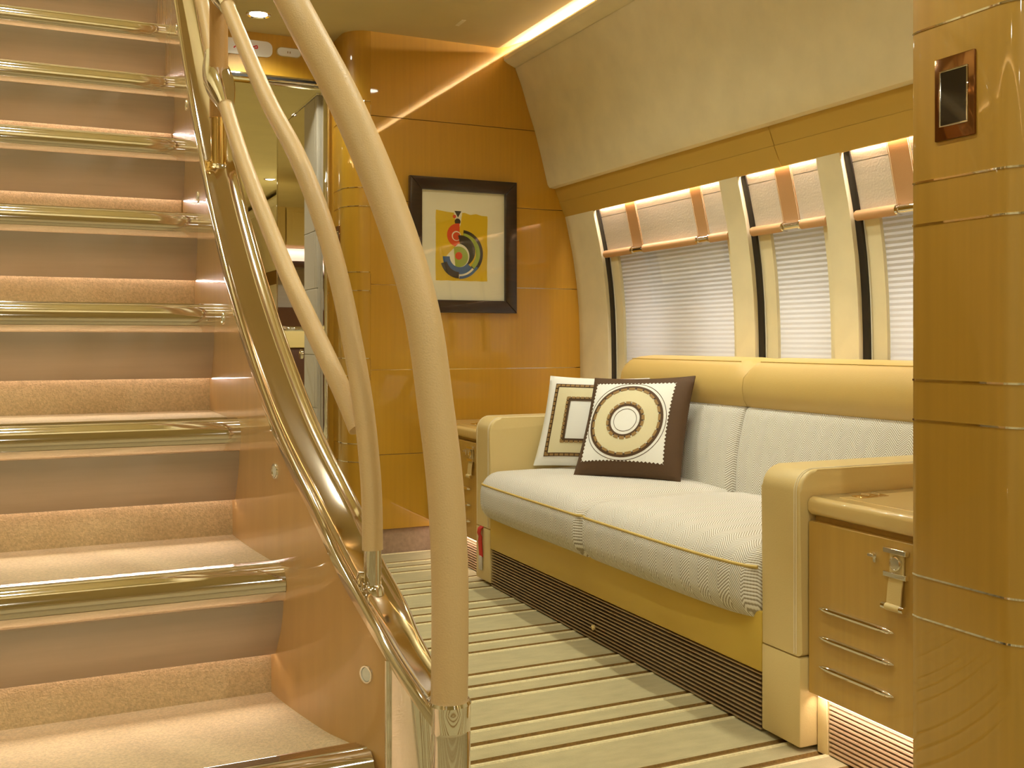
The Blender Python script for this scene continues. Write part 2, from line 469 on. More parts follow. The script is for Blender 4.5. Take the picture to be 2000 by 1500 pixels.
# ------------------------------------------------------------------ downlights
def downlight(x, y, label, power=DOWN_W, z=ZC, group='round ceiling downlights', col=DOWN_COL, size=150, lens='lens'):
    t = thing('downlight', (x, y, z), label, 'downlight', group)
    bm = B(); lathe(bm, [(0.036, -0.003), (0.047, -0.006), (0.050, -0.003), (0.050, 0.0), (0.036, 0.0)], (x, y, z), (0, 0, 1), ring=True)
    obj('trim_ring', bm, 'chrome', t)
    bm = B(); lathe(bm, [(0.0355, -0.002), (0.0355, 0.001)], (x, y, z), (0, 0, 1)); obj('lens', bm, lens, t)
    l = bpy.data.lights.new('lamp', 'SPOT'); l.energy = power; l.color = col
    l.spot_size = math.radians(size); l.spot_blend = 0.6; l.shadow_soft_size = 0.03
    link('lamp', l, t, (x, y, z - 0.02))
    return t
downlight(0.82, 4.217, 'bright round ceiling downlight above the doorway sign, seen between the handrails', 14)
for x, y in ((1.61, 2.15), (1.61, 3.25), (1.61, 2.70)):
    downlight(x, y, 'round ceiling downlight over the sofa, above the frame', DOWN_W * 1.0, size=88)
for x, y in ((0.95, 3.0), (0.95, 1.6), (0.95, 0.2), (1.72, 0.2), (-0.2, -0.6), (0.95, -1.4), (-1.3, 0.6), (-1.3, -1.2)):
    downlight(x, y, 'round ceiling downlight over the aisle, outside the frame', DOWN_W * (0.80 if y > 1 else 0.95), size=165)
for x, y in ((-0.12, 1.5), (-0.12, 2.6)):
    downlight(x, y, 'round downlight high in the stairwell, outside the frame', 26, z=3.3)
downlight(1.74, 8.47, 'small bright ceiling downlight seen through the doorway beside the lower handrail', 80, size=150)
for x, y in ((0.95, 6.0), (-0.2, 6.6), (0.6, 9.0)):
    downlight(x, y, 'ceiling downlight of the room beyond the doorway, hidden behind the bulkhead', 80, size=150)

# ------------------------------------------------------------------ overhead bin, cove light, header trim
LY0, LY1 = 1.46, YB
t = thing('overhead_bin', (2.1, 2.85, 1.629), 'long curved cream overhead bin panel above the windows', 'overhead bin')
bm = B(); prism(bm, [(2.12, 2.236), (1.954, 2.232), (1.936, 2.224), (1.925, 2.210), (1.928, 2.196), (1.945, 2.184), (1.984, 2.1675), (2.12, 2.17)], 'y', LY0, YB - 0.002)
obj('lip', bm, 'cream', t)
binp = [(1.985, 2.166), (2.018, 2.085), (2.047, 1.994), (2.082, 1.895), (2.113, 1.788), (2.136, 1.70), (2.150, 1.645), (2.160, 1.632), (2.178, 1.629), (2.26, 1.629), (2.26, 2.166)]
bm = B(); prism(bm, binp, 'y', LY0, YB - 0.002); obj('door_panel', bm, 'cream', t)
bm = B(); strip(bm, [(2.155, 2.240), (2.165, 2.240)], 'y', LY0, YB - 0.02, thick=0.006); obj('led_strip', bm, 'led', t)
strip_light('cove_lamp', (2.07, LY0 + 0.05, 2.242), (2.07, YB - 0.03, 2.242), 0.03, (-0.25, 0, 1), 36, LED_COL, 180, t)

# header trim: two leather bands between bin and windows
t = thing('window_header', (2.24, 2.85, 1.50), 'long ochre leather header band between the overhead bin and the windows', 'window header')
bandU = [(2.187, 1.6285), (2.212, 1.567), (2.24, 1.567), (2.24, 1.6285)]
bandL = [(2.2105, 1.566), (2.241, 1.501), (2.252, 1.501), (2.252, 1.566)]
for y0, y1 in ((LY0, 2.7135), (2.7165, YB - 0.002)):
    bm = B(); prism(bm, bandU, 'y', y0, y1, 0.001, 1); obj('upper_band', bm, 'header', t)
    bm = B(); prism(bm, bandL, 'y', y0, y1, 0.001, 1); obj('lower_band', bm, 'header', t)

# side wall lining: curved profile
PROF = [(2.241, 1.501), (2.254, 1.45), (2.265, 1.40), (2.277, 1.35), (2.287, 1.297), (2.303, 1.19), (2.314, 1.081), (2.320, 0.95), (2.322, 0.80)]
def prof_x(z):
    for (xa, za), (xb, zb) in zip(PROF, PROF[1:]):
        if zb <= z <= za: return xa + (xb - xa) * (za - z) / (za - zb)
    return PROF[-1][0] if z < 0.8 else PROF[0][0]
WINS = [(3.06, 3.985), (2.55, 2.952), (1.62, 2.444)]
bm = B(); box(bm, 2.324, 2.42, LY0, YB, 0, 0.682); obj('lower_lining', bm, 'cream', wall_right)
for y0, y1 in ((3.985, YB - 0.001), (2.952, 3.06), (2.444, 2.55), (LY0, 1.62)):
    bm = B(); prism(bm, PROF + [(2.322, 0.30), (2.40, 0.30), (2.40, 0.80), (2.36, 1.56), (2.2535, 1.56)], 'y', y0, y1, 0.003, 2); obj('pilaster', bm, 'cream', wall_right)

def zsamples(z0, z1, n): return [z0 + (z1 - z0) * i / n for i in range(n + 1)]
def offprof(dx, z0, z1, n=14): return [(prof_x(z) + dx, z) for z in zsamples(z0, z1, n)]

VAL_LABEL = ['wide fabric window valance with two leather straps, farthest from the column',
             'narrow fabric window valance with one leather strap, between two pilasters',
             'fabric window valance with one wide leather strap, beside the column']
PORTS = [[3.73, 3.21], [2.755], [2.24, 1.75]]
STRAPS = [[(3.705, 0.085), (3.235, 0.075)], [(2.735, 0.085)], [(2.228, 0.085), (1.85, 0.085)]]
for i, (y0, y1) in enumerate(WINS):
    # window: frame, gasket, pleated shade, pane
    bm = B()
    pl = [(prof_x(z) + 0.030, z) for z in zsamples(0.68, 1.56, 14)]
    strip(bm, pl, 'y', y1 - 0.088, y1 - 0.0265, thick=-0.012); strip(bm, pl, 'y', y0 + 0.01, y0 + 0.05, thick=-0.012)
    w = struct('window_%d' % (i + 1), bm, 'cream')
    tag(w, ['wide cabin window with drawn pleated shade, farthest from the column', 'narrow cabin window with drawn pleated shade between two pilasters', 'cabin window with drawn pleated shade beside the column'][i], 'window')
    bm = B(); strip(bm, offprof(0.016, 0.68, 1.56), 'y', y1 - 0.026, y1 - 0.0005, thick=-0.01); obj('gasket', bm, 'gasket', w)
    bm = B(); strip(bm, offprof(0.016, 0.68, 1.56), 'y', y0 + 0.001, y0 + 0.012, thick=-0.01); obj('gasket', bm, 'gasket', w)
    zz = []; z = 0.68; k = 0
    while z < 1.50:
        zz.append((prof_x(z) + 0.046 + (0.0022 if k % 2 else -0.0022), z)); z += 0.0085; k += 1
    bm = B(); strip(bm, zz, 'y', y0 + 0.045, y1 - 0.080); obj('pleated_shade', bm, 'pleat', w, smooth=0)
    bm = B(); strip(bm, offprof(0.036, 0.69, 1.50), 'y', y0 + 0.046, y1 - 0.082, thick=-0.003); obj('pane', bm, 'glass', w)
    # daylight from the small hull windows behind the shade
    for yc in PORTS[i]:
        bm = B(); box(bm, 2.548, 2.556, yc - 0.15, yc + 0.15, 0.78, 1.24, 0.05 * 0 + 0.003, 1); obj('hull_pane', bm, 'white', w)
        l = area('daylight', (2.545, yc, 0.96), (-1, 0, 0), 0.30, 0.40, 0.62, (1.0, 0.96, 0.93), 180, w)
    # valance
    yv1 = y1 - 0.026; yv0 = y0 + 0.006
    t = thing('window_valance', (2.30, (y0 + y1) / 2, 1.30), VAL_LABEL[i], 'window valance', 'fabric window valances')
    va = [(prof_x(z) + 0.021, z) for z in zsamples(1.305, 1.468, 6)]
    vb = [(prof_x(z) + 0.021, z) for z in zsamples(1.470, 1.53, 4)]
    bm = B(); strip(bm, va, 'y', yv0, yv1, thick=-0.008); obj('fabric_panel', bm, 'linen', t)
    bm = B(); strip(bm, vb, 'y', yv0, yv1, thick=-0.008); obj('fabric_panel', bm, 'linen', t)
    xr = prof_x(1.305) + 0.014
    cy = [(c - wd / 2 - 0.012, c + wd / 2 - 0.012) for c, wd in STRAPS[i]]
    segs = []; cur = yv0
    for a, b in sorted(cy): segs.append((cur, a)); cur = b
    segs.append((cur, yv1 + 0.010))
    for a, b in segs:
        bm = B(); tube(bm, [(xr, a, 1.308), (xr, b, 1.308)], 0.0165, 20)
        obj('rod', bm, 'straplea', t)
    for a, b in cy:
        bm = B(); tube(bm, [(xr, a - 0.004, 1.308), (xr, a + 0.004, 1.308), (xr, a + 0.0045, 1.308), (xr, b - 0.0045, 1.308), (xr, b - 0.004, 1.308), (xr, b + 0.004, 1.308)],
                       [0.0178, 0.0178, 0.0135, 0.0135, 0.0178, 0.0178], 20)
        obj('clip', bm, 'chrome', t)
    for c, wd in STRAPS[i]:
        sp = [(prof_x(z) + 0.0188, z) for z in zsamples(1.300, 1.53, 8)]
        bm = B(); strip(bm, sp, 'y', c - wd / 2, c + wd / 2, thick=-0.0025); s = obj('strap', bm, 'straplea', t)
        for e in (-1, 1):
            bm = B(); tube(bm, [(x - 0.0004, c + e * (wd / 2 - 0.004), z) for x, z in sp], 0.0008, 6); obj('stitching', bm, 'stitch', s)
    # hidden LED above the valance, behind the header lip
    strip_light('window_lamp', (2.2565, y0 + 0.01, 1.522), (2.2565, y1 - 0.037, 1.522), 0.006, (0.05, 0, -1), 3.2 * (y1 - y0), LED_COL, 170, t)

# ------------------------------------------------------------------ partition column on the right
t = thing('partition_column', (1.9, 1.32, 0), 'tall honey lacquered column with rounded edge and thin nickel inlay lines', 'column')
def colpts(o=0.0):
    return [(1.50 - o, 1.428), (1.50 - o, 1.25)] + [(1.55 + (0.05 + o) * math.cos(math.radians(a)), 1.25 + (0.05 + o) * math.sin(math.radians(a))) for a in range(180, 271, 9)][1:] + [(2.42, 1.20 - o), (2.42, 1.45 + o), (1.515, 1.45 + o), (1.505 - o * .6, 1.444 + o)]
cuts = [0.0] + PAIR + [ZC]
for a, b in zip(cuts, cuts[1:]):
    bm = B(); prism(bm, colpts(), 'z', a, b); obj('panel', bm, 'column', t, 30)
for z in PAIR:
    bm = B(); prism(bm, colpts(0.0012), 'z', z - 0.0018, z + 0.0018); obj('inlay', bm, 'chrome', t, 30)
# display plate
def display(x, y0, y1, z0, z1, label, sgn=-1):
    t = thing('wall_display', (x, (y0 + y1) / 2, z0), label, 'display')
    bm = B(); box(bm, x - 0.005, x + 0.002, y0, y1, z0, z1, 0.0015); p = obj('plate', bm, 'bronze', t)
    yi0, yi1 = y0 + (y1 - y0) * 0.18, y0 + (y1 - y0) * 0.83
    zi0, zi1 = z0 + (z1 - z0) * 0.18, z0 + (z1 - z0) * 0.82
    bm = B(); f = 0.003
    for a in ((yi0 - f, yi1 + f, zi1, zi1 + f), (yi0 - f, yi1 + f, zi0 - f, zi0), (yi0 - f, yi0, zi0, zi1), (yi1, yi1 + f, zi0, zi1)):
        box(bm, x - 0.0075, x - 0.004, a[0], a[1], a[2], a[3], 0.0008, 1)
    obj('bezel', bm, 'chrome', t)
    bm = B(); box(bm, x - 0.006, x - 0.0035, yi0, yi1, zi0, zi1); obj('screen', bm, 'screen', t)
    return t
display(1.50, 1.296, 1.384, 1.285, 1.435, 'bronze plate with a black screen high on the honey column')
display(1.20, 4.365, 4.44, 1.275, 1.425, 'small bronze plate with a black screen on the rounded bulkhead edge beside the doorway')

# ------------------------------------------------------------------ staircase
STEP_Z0, STEP_R, STEP_Y0, STEP_RUN = 0.39, 0.20, 1.269, 0.238
PATH = [(0.460, 1.2175, 0.440), (0.445, 1.222, 0.466), (0.420, 1.250, 0.510), (0.397, 1.286, 0.560), (0.372, 1.345, 0.622), (0.354, 1.405, 0.685), (0.326, 1.561, 0.806), (0.309, 1.777, 0.980),
        (0.305, 2.015, 1.173), (0.307, 2.212, 1.345), (0.311, 2.421, 1.530), (0.316, 2.670, 1.768), (0.322, 3.0, 2.08), (0.325, 3.35, 2.41)]
SP = smoothpath(PATH, 8)
def inner_x(y):
    pr = SP[0]
    for q in SP[1:]:
        if q.y >= y and q.y > pr.y:
            return pr.x + (q.x - pr.x) * max(0, min(1, (y - pr.y) / (q.y - pr.y)))
        pr = q
    return SP[-1].x

stair = thing('staircase', (0.0, 2.2, 0), 'curving staircase with carpeted treads, nickel nosings and tan leather handrails', 'staircase')
XL = -0.66
TOPN = 9
for k in range(-1, TOPN + 1):
    y = STEP_Y0 + STEP_RUN * k; z = STEP_Z0 + STEP_R * k
    xr = inner_x(max(1.26, y + 0.03)) + 0.004
    if k == -1: xr = 0.43
    yb = y + STEP_RUN + 0.065
    # carpet tread slab (with carpet riser behind it) is the step
    bm = B(); prism(bm, [(y + 0.048, z - 0.045), (y + 0.048, z - 0.003), (yb, z - 0.003), (yb, z + 0.19), (yb + 0.02, z + 0.19), (yb + 0.02, z - 0.045)], 'x', XL, xr)
    s = obj('step', bm, 'stairpile', stair, 30)
    # nosing with ridged top
    pr = [(y + 0.052, z - 0.055), (y + 0.052, z)]
    yy = y + 0.048
    while yy > y + 0.0275:
        pr += [(yy, z + 0.0012), (yy - 0.0022, z + 0.0012), (yy - 0.0026, z - 0.0008), (yy - 0.0042, z - 0.0008)]; yy -= 0.0046
    pr += [(y + 0.030 + 0.030 * math.cos(math.radians(a)), z - 0.030 + 0.030 * math.sin(math.radians(a))) for a in range(100, 256, 9)]
    bm = B(); prism(bm, pr, 'x', XL, xr); obj('nosing', bm, 'nosing', s, 28)
    # curved satin riser panel hanging under the nosing
    pp = []
    for i in range(9):
        u = i / 8
        pp.append((y + 0.012 + 0.034 * u ** 1.8, z - 0.052 - 0.088 * u))
    bm = B(); strip(bm, pp, 'x', XL, xr, thick=0.004); obj('riser_panel', bm, 'satin', s, 60)
    # LED tucked behind the lower edge of the panel
    if 0 <= k <= TOPN:
        bm = B(); box(bm, XL, xr - 0.004, y + 0.052, y + 0.058, z - 0.128, z - 0.122); obj('led_strip', bm, 'led', s, 0)
        strip_light('step_lamp', (XL + 0.02, y + 0.048, z - 0.139), (xr - 0.006, y + 0.048, z - 0.139), 0.006, (0, -0.92, -0.55), 0.55, LED_COL, 75, stair)

# stringer: lacquered wall, nickel end piece, nickel cap
def frames(P):
    out = []
    for i, p in enumerate(P):
        a = P[max(0, i - 1)]; b = P[min(len(P) - 1, i + 1)]
        tx, ty = b.x - a.x, b.y - a.y; L = math.hypot(tx, ty)
        out.append((p, V(ty / L, -tx / L, 0)))
    return out
FR = frames(SP)
def sweep(bm, fr, prof):
    rings = [[bm.verts.new(p + n * q[0] + V(0, 0, q[1](p) if callable(q[1]) else q[1])) for q in prof] for p, n in fr]
    m = len(prof)
    for a, b in zip(rings, rings[1:]):
        for k in range(m): bm.faces.new((a[k], a[(k + 1) % m], b[(k + 1) % m], b[k]))
    bm.faces.new(rings[0]); bm.faces.new(rings[-1][::-1])
def below(p):
    line = STEP_Z0 + STEP_R * (p.y - STEP_Y0) / STEP_RUN
    return max(0.0, line - 0.36) - p.z
bm = B(); sweep(bm, [f for f in FR if f[0].y >= 1.2515], [(0.0, -0.012), (0.060, -0.012), (0.060, below), (0.0, below)]); obj('stringer', bm, 'stringer', stair, 40)
ends = [f for f in FR if f[0].y < 1.262]
bm = B(); sweep(bm, ends, [(-0.002, -0.012), (0.056, -0.012), (0.056, lambda p: -p.z), (-0.002, lambda p: -p.z)]); obj('stringer_end', bm, 'chrome', stair, 40)
bm = B(); p, n = ends[-1]; tube(bm, [p + n * -0.003 + V(0, 0, -p.z), p + n * -0.003 + V(0, 0, -0.016)], 0.004, 10); obj('bead', bm, 'chrome', stair)
bm = B(); sweep(bm, FR, [(-0.004, -0.018), (-0.005, -0.004), (-0.003, 0.003), (0.001, 0.005), (0.005, 0.003), (0.008, -0.001), (0.020, -0.0025), (0.042, -0.0025), (0.055, -0.001), (0.058, 0.003), (0.062, 0.005), (0.066, 0.003), (0.068, -0.004), (0.067, -0.018)])
obj('stringer_cap', bm, 'cap', stair, 50)

# round step lights in the stringer wall
for (x, y, z, r) in ((0.394, 1.296, 0.486, 0.012), (0.326, 1.552, 0.725, 0.012), (0.306, 1.891, 0.961, 0.012), (0.308, 2.219, 1.221, 0.012), (0.308, 2.429, 1.457, 0.012), (0.31, 2.649, 1.692, 0.012)):
    xi = inner_x(y); dx = (inner_x(y + 0.01) - inner_x(y - 0.01)) / 0.02
    nrm = V(-1, dx, 0).normalized()
    bm = B(); lathe(bm, [(r * 0.72, 0.0), (r * 0.78, 0.003), (r * 0.95, 0.003), (r, 0.0015), (r, -0.002)], (xi, y, z), nrm); g = obj('step_light', bm, 'chrome', stair)
    bm = B(); lathe(bm, [(r * 0.72, -0.001), (r * 0.72, 0.0015), (r * 0.3, 0.0022), (0.0, 0.0022)], (xi, y, z), nrm); obj('lens', bm, 'white', g)

# handrail: newel and bowed leather rail
NX, NY = 0.478, 1.2225
bm = B(); lathe(bm, [(0.0275, 0.0), (0.0275, 0.425), (0.0272, 0.4265), (0.0275, 0.428), (0.0280, 0.452), (0.0285, 0.460), (0.0265, 0.464), (0.0240, 0.462)], (NX, NY, 0), (0, 0, 1), 40)
obj('newel_post', bm, 'chrome', stair, 30)
RAIL = [(0.478, 1.2225, 0.455), (0.479, 1.222, 0.539), (0.480, 1.226, 0.636), (0.477, 1.234, 0.734), (0.470, 1.248, 0.832), (0.457, 1.271, 0.965), (0.428, 1.317, 1.103), (0.389, 1.390, 1.252), (0.337, 1.497, 1.421), (0.325, 1.70, 1.605), (0.338, 2.3, 2.12), (0.338, 2.75, 2.5)]
bm = B(); tube(bm, smoothpath(RAIL, 10), 0.0238, 28); obj('handrail', bm, 'railleather', stair, 60)
# balustrade rails
RA = [(0.411, 1.333, 0.640), (0.4095, 1.338, 0.740), (0.400, 1.360, 0.870), (0.381, 1.422, 1.040), (0.361, 1.530, 1.184), (0.344, 1.710, 1.326), (0.338, 2.045, 1.572)]
bm = B(); tube(bm, smoothpath(RA, 8), 0.0140, 20); obj('mid_rail', bm, 'railleather', stair, 60)
RA2 = [(0.338, 2.20, 1.70), (0.340, 2.55, 2.0), (0.342, 3.0, 2.4)]
bm = B(); tube(bm, smoothpath(RA2, 4), 0.0145, 20); obj('mid_rail', bm, 'railleather', stair, 60)
RB = [(0.400, 1.362, 0.80), (0.392, 1.384, 0.833), (0.379, 1.422, 0.882), (0.368, 1.489, 0.940), (0.357, 1.559, 1.000), (0.349, 1.651, 1.073), (0.341, 1.759, 1.160), (0.338, 1.903, 1.262), (0.338, 2.070, 1.386)]
bm = B(); tube(bm, smoothpath(RB, 8), 0.0138, 20); obj('lower_rail', bm, 'railleather', stair, 60)
RB2 = [(0.338, 2.235, 1.520), (0.341, 2.408, 1.694), (0.346, 2.777, 1.99), (0.348, 3.1, 2.3)]
bm = B(); tube(bm, smoothpath(RB2, 6), 0.0145, 20); obj('lower_rail', bm, 'railleather', stair, 60)
bm = B(); tube(bm, [(0.411, 1.333, 0.575), (0.411, 1.333, 0.645)], 0.0118, 20); obj('baluster', bm, 'chrome', stair)
bm = B(); lathe(bm, [(0.0165, -0.012), (0.0150, -0.002), (0.0122, 0.002)], (0.411, 1.333, 0.592), (0, 0, 1)); obj('baluster_ring', bm, 'chrome', stair)
# upright post with nickel foot and collars
PX, PY = 0.338, 2.150
bm = B(); tube(bm, [(PX, PY, 1.375), (PX, PY, 2.3)], 0.0185, 20); obj('post', bm, 'postleather', stair)
bm = B(); tube(bm, [(PX, PY, 1.255), (PX, PY, 1.38)], 0.0160, 20); obj('post_foot', bm, 'brass', stair)
bm = B(); lathe(bm, [(0.024, -0.03), (0.021, 0.004), (0.0165, 0.012)], (PX, PY, 1.268), (0, 0, 1)); obj('post_ring', bm, 'chrome', stair)
def collar(a, b, c, r0):
    bm = B(); tube(bm, smoothpath([a, b, c], 6), [r0 + (0.0145 * math.sin(PI * i / 12) ** 1.5) for i in range(13)], 22); return obj('collar', bm, 'chrome', stair, 60)
collar((0.338, 2.062, 1.380), (0.338, 2.150, 1.450), (0.338, 2.240, 1.527), 0.0160)
collar((0.338, 2.040, 1.568), (0.338, 2.120, 1.632), (0.338, 2.205, 1.704), 0.0160)

# ------------------------------------------------------------------ sofa
SX = 1.545; SY0, SY1 = 1.942, 3.531; AW = 0.134; MID = (SY0 + SY1) / 2
sofa = thing('sofa', (1.9, MID, 0), 'two seat built-in sofa with cream herringbone cushions and ochre leather arms', 'sofa')
bm = B(); box(bm, SX, 2.30, SY0, SY1, 0.143, 0.285, 0.004); obj('fascia', bm, 'sofabase', sofa)
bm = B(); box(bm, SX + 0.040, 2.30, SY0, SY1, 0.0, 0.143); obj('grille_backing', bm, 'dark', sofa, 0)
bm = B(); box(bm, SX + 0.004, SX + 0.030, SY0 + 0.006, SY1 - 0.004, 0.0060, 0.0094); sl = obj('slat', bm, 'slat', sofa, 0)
for i in range(1, 13): again(sl, (0, 0, 0.0107 * i))
bm = B(); lathe(bm, [(0.004, -0.02), (0.004, 0.0), (0.0085, 0.001), (0.0085, 0.006), (0.005, 0.008)], (SX + 0.004, 2.745, 0.046), (-1, 0, 0), 18); obj('grille_knob', bm, 'cabtop', sofa)

def armrest(y0, y1, outer):
    pr = [(2.28, 0.216), (2.28, 0.632), (SX + 0.055, 0.632)] + arc(SX + 0.050, 0.582, 0.050, 90, 180, 8) + [(SX, 0.216)]
    bm = B(); prism(bm, pr, 'y', y0, y1, 0.007, 3); a = obj('armrest', bm, 'armleather', sofa, 40)
    for yy in ((y0 + 0.012, y0 + 0.019) if outer == 'low' else (y1 - 0.012, y0 + 0.012, y0 + 0.019)):
        bm = B(); tube(bm, [(x - (0.0006 if z < 0.6 else 0), yy, z + (0.0006 if z > 0.6 else 0)) for x, z in [(2.1, 0.632), (SX + 0.055, 0.632)] + arc(SX + 0.05, 0.582, 0.05, 90, 180, 8) + [(SX, 0.22)]], 0.0013, 6)
        obj('stitching', bm, 'stitch', a)
    bm = B(); box(bm, SX, 2.28, y0, y1, 0.012, 0.213, 0.005); return obj('arm_base', bm, 'armleather', sofa)
armrest(SY1, SY1 + AW, 'high'); armrest(SY0 - AW, SY0, 'low')
# red release strap on the far arm base
rs = None
bm = B(); strip(bm, [(SX - 0.001, 0.216), (SX - 0.012, 0.208), (SX - 0.015, 0.190), (SX - 0.009, 0.176), (SX - 0.011, 0.160), (SX - 0.006, 0.10)], 'y', 3.593, 3.620, thick=0.004)
rs = obj('release_strap', bm, 'red', sofa, 60)
bm = B(); box(bm, SX - 0.010, SX - 0.004, 3.594, 3.619, 0.050, 0.103, 0.001); obj('strap_tag', bm, 'palepanel', rs)

# seat cushions
def seatfn(co):
    # gently bowed front edge
    u = (co.y - MID) / (SY1 - SY0) * 2
    if co.x < 1.75: co.x += 0.035 * max(0, abs(u)) ** 6 * (1.75 - co.x) / 0.25 * (1.0 if u < 0 else 0.25)
    return co
CX0 = 1.486
for y0, y1 in ((SY0 + 0.001, MID - 0.001), (MID + 0.001, SY1 - 0.001)):
    bm = B(); rbox(bm, CX0, 2.12, y0, y1, 0.254, 0.432, (0.075, 0.028, 0.075), 17, 0.018, seatfn); c = obj('seat_cushion', bm, 'fabric', sofa, 70)
    pts = []
    n = 30
    for i in range(n + 1):
        u = i / n; yy = y0 + 0.004 + (y1 - y0 - 0.008) * u
        e = min(yy - y0, y1 - yy); ins = 0.014 * max(0, 1 - e / 0.028) ** 2
        q = seatfn(V(CX0 + 0.0085 + ins, yy, 0.390)); pts.append(q)
    bm = B(); tube(bm, pts, 0.0042, 10); obj('piping', bm, 'piping', c)
# back cushions (fabric) and leather bolsters above
for y0, y1 in ((SY0 + 0.001, MID - 0.001), (MID + 0.001, SY1 - 0.001)):
    def backfn(co):
        t = (co.z - 0.40) / 0.33
        co.x += 0.055 * t + 0.012 * (math.cos((t - 0.45) * PI) - 1) * -1 * 0
        co.x -= 0.018 * math.sin(max(0, min(1, t)) * PI)
        return co
    bm = B(); rbox(bm, 2.055, 2.20, y0, y1, 0.395, 0.712, (0.035, 0.026, 0.02), 13, 0, backfn); obj('back_cushion', bm, 'fabric', sofa, 70)
    pr = [(2.110, 0.706), (2.094, 0.730), (2.088, 0.765), (2.094, 0.800), (2.112, 0.835), (2.135, 0.853), (2.165, 0.861), (2.23, 0.8665), (2.285, 0.862), (2.300, 0.845), (2.300, 0.400), (2.19, 0.40), (2.19, 0.706)]
    bm = B()
    n = 26; rings = []
    for i in range(n + 1):
        u = i / n; yy = y0 + (y1 - y0) * u
        e = min(u, 1 - u) * (y1 - y0); s = 1 - max(0, 1 - e / 0.05) ** 2.2
        lo = (y0 < MID - .4 and u < 0.5) or (y1 > MID + .4 and u > 0.5)
        k = 0.030 if not ((y0 > MID - .1 and u < .5) or (y1 < MID + .1 and u > .5)) else 0.010
        rings.append([bm.verts.new((x + (1 - s) * k * (1 if x < 2.18 else 0), yy, z - (1 - s) * k * (1.6 if z > 0.80 else 0))) for x, z in pr])
    for a, b in zip(rings, rings[1:]):
        for j in range(len(pr)): bm.faces.new((a[j], a[(j + 1) % len(pr)], b[(j + 1) % len(pr)], b[j]))
    bm.faces.new(rings[0]); bm.faces.new(rings[-1][::-1])
    h = obj('bolster', bm, 'sofaleather', sofa, 50)
    bm = B(); tube(bm, [(2.1345, y0 + 0.05, 0.854), (2.1345, y1 - 0.05, 0.854)], 0.0014, 6); obj('seam', bm, 'piping', h)

# ------------------------------------------------------------------ throw pillows
def pillow(name, BL, BR, TR, TL, T, label, bodymat):
    BL, BR, TR, TL = map(Vector, (BL, BR, TR, TL))
    ex = ((BR - BL) + (TR - TL)).normalized(); ez = ((TL - BL) + (TR - BR)).normalized()
    nrm = ex.cross(ez).normalized()
    if nrm.y > 0: nrm = -nrm
    c = (BL + BR) / 2
    t = thing(name, (c.x, c.y, min(BL.z, BR.z)), label, 'throw pillow', 'throw pillows on the sofa')
    def S(u, v, off, side=1):
        a, b = 2 * u - 1, 2 * v - 1
        # pull the middle of the sides in a little
        pu = 0.5 + a / 2 * (1 - 0.045 * (1 - b * b)); pv = 0.5 + b / 2 * (1 - 0.045 * (1 - a * a))
        p = (BL * (1 - pu) + BR * pu) * (1 - pv) + (TL * (1 - pu) + TR * pu) * pv
        hh = T * (max(0, 1 - abs(a) ** 2.4) * max(0, 1 - abs(b) ** 2.4)) ** 0.62
        return p + nrm * side * (hh + 0.004 + off)
    N = 26
    bm = B()
    for side in (1, -1):
        g = [[bm.verts.new(S(i / N, j / N, 0, side)) for i in range(N + 1)] for j in range(N + 1)]
        for j in range(N):
            for i in range(N): bm.faces.new((g[j][i], g[j][i + 1], g[j + 1][i + 1], g[j + 1][i]))
        if side == 1: g0 = g
    for i in range(N):
        bm.faces.new((g0[0][i], g[0][i], g[0][i + 1], g0[0][i + 1])); bm.faces.new((g0[N][i], g0[N][i + 1], g[N][i + 1], g[N][i]))
        bm.faces.new((g0[i][0], g0[i + 1][0], g[i + 1][0], g[i][0])); bm.faces.new((g0[i][N], g[i][N], g[i + 1][N], g0[i + 1][N]))
    obj('cover', bm, bodymat, t, 60)
    return t, S

def ring(t, S, r0, r1, m, off, name, cu=0.5, cv=0.52, n=72, gaps=0):
    bm = B(); K = 2
    def pt(r, a, o): return S(cu + r * math.cos(a), cv + r * math.sin(a), o)
    if gaps == 0:
        L = []
        for q, (r, o) in enumerate([(r0, -0.001), (r0, off), ((r0 + r1) / 2, off + 0.0006), (r1, off), (r1, -0.001)]):
            L.append([bm.verts.new(pt(max(r, 0.0005), 2 * PI * i / n, o)) for i in range(n)])
        for a, b in zip(L, L[1:]):
            for i in range(n): bm.faces.new((a[i], a[(i + 1) % n], b[(i + 1) % n], b[i]))
    else:
        for g in range(gaps):
            a0 = 2 * PI * (g + 0.10) / gaps; a1 = 2 * PI * (g + 0.86) / gaps; mm = 4; L = []
            for (r, o) in [(r0, -0.001), (r0, off), (r1, off), (r1, -0.001)]:
                L.append([bm.verts.new(pt(r, a0 + (a1 - a0) * i / mm, o)) for i in range(mm + 1)])
            for a, b in zip(L, L[1:]):
                for i in range(mm): bm.faces.new((a[i], a[i + 1], b[i + 1], b[i]))
    return obj(name, bm, m, t, 50)

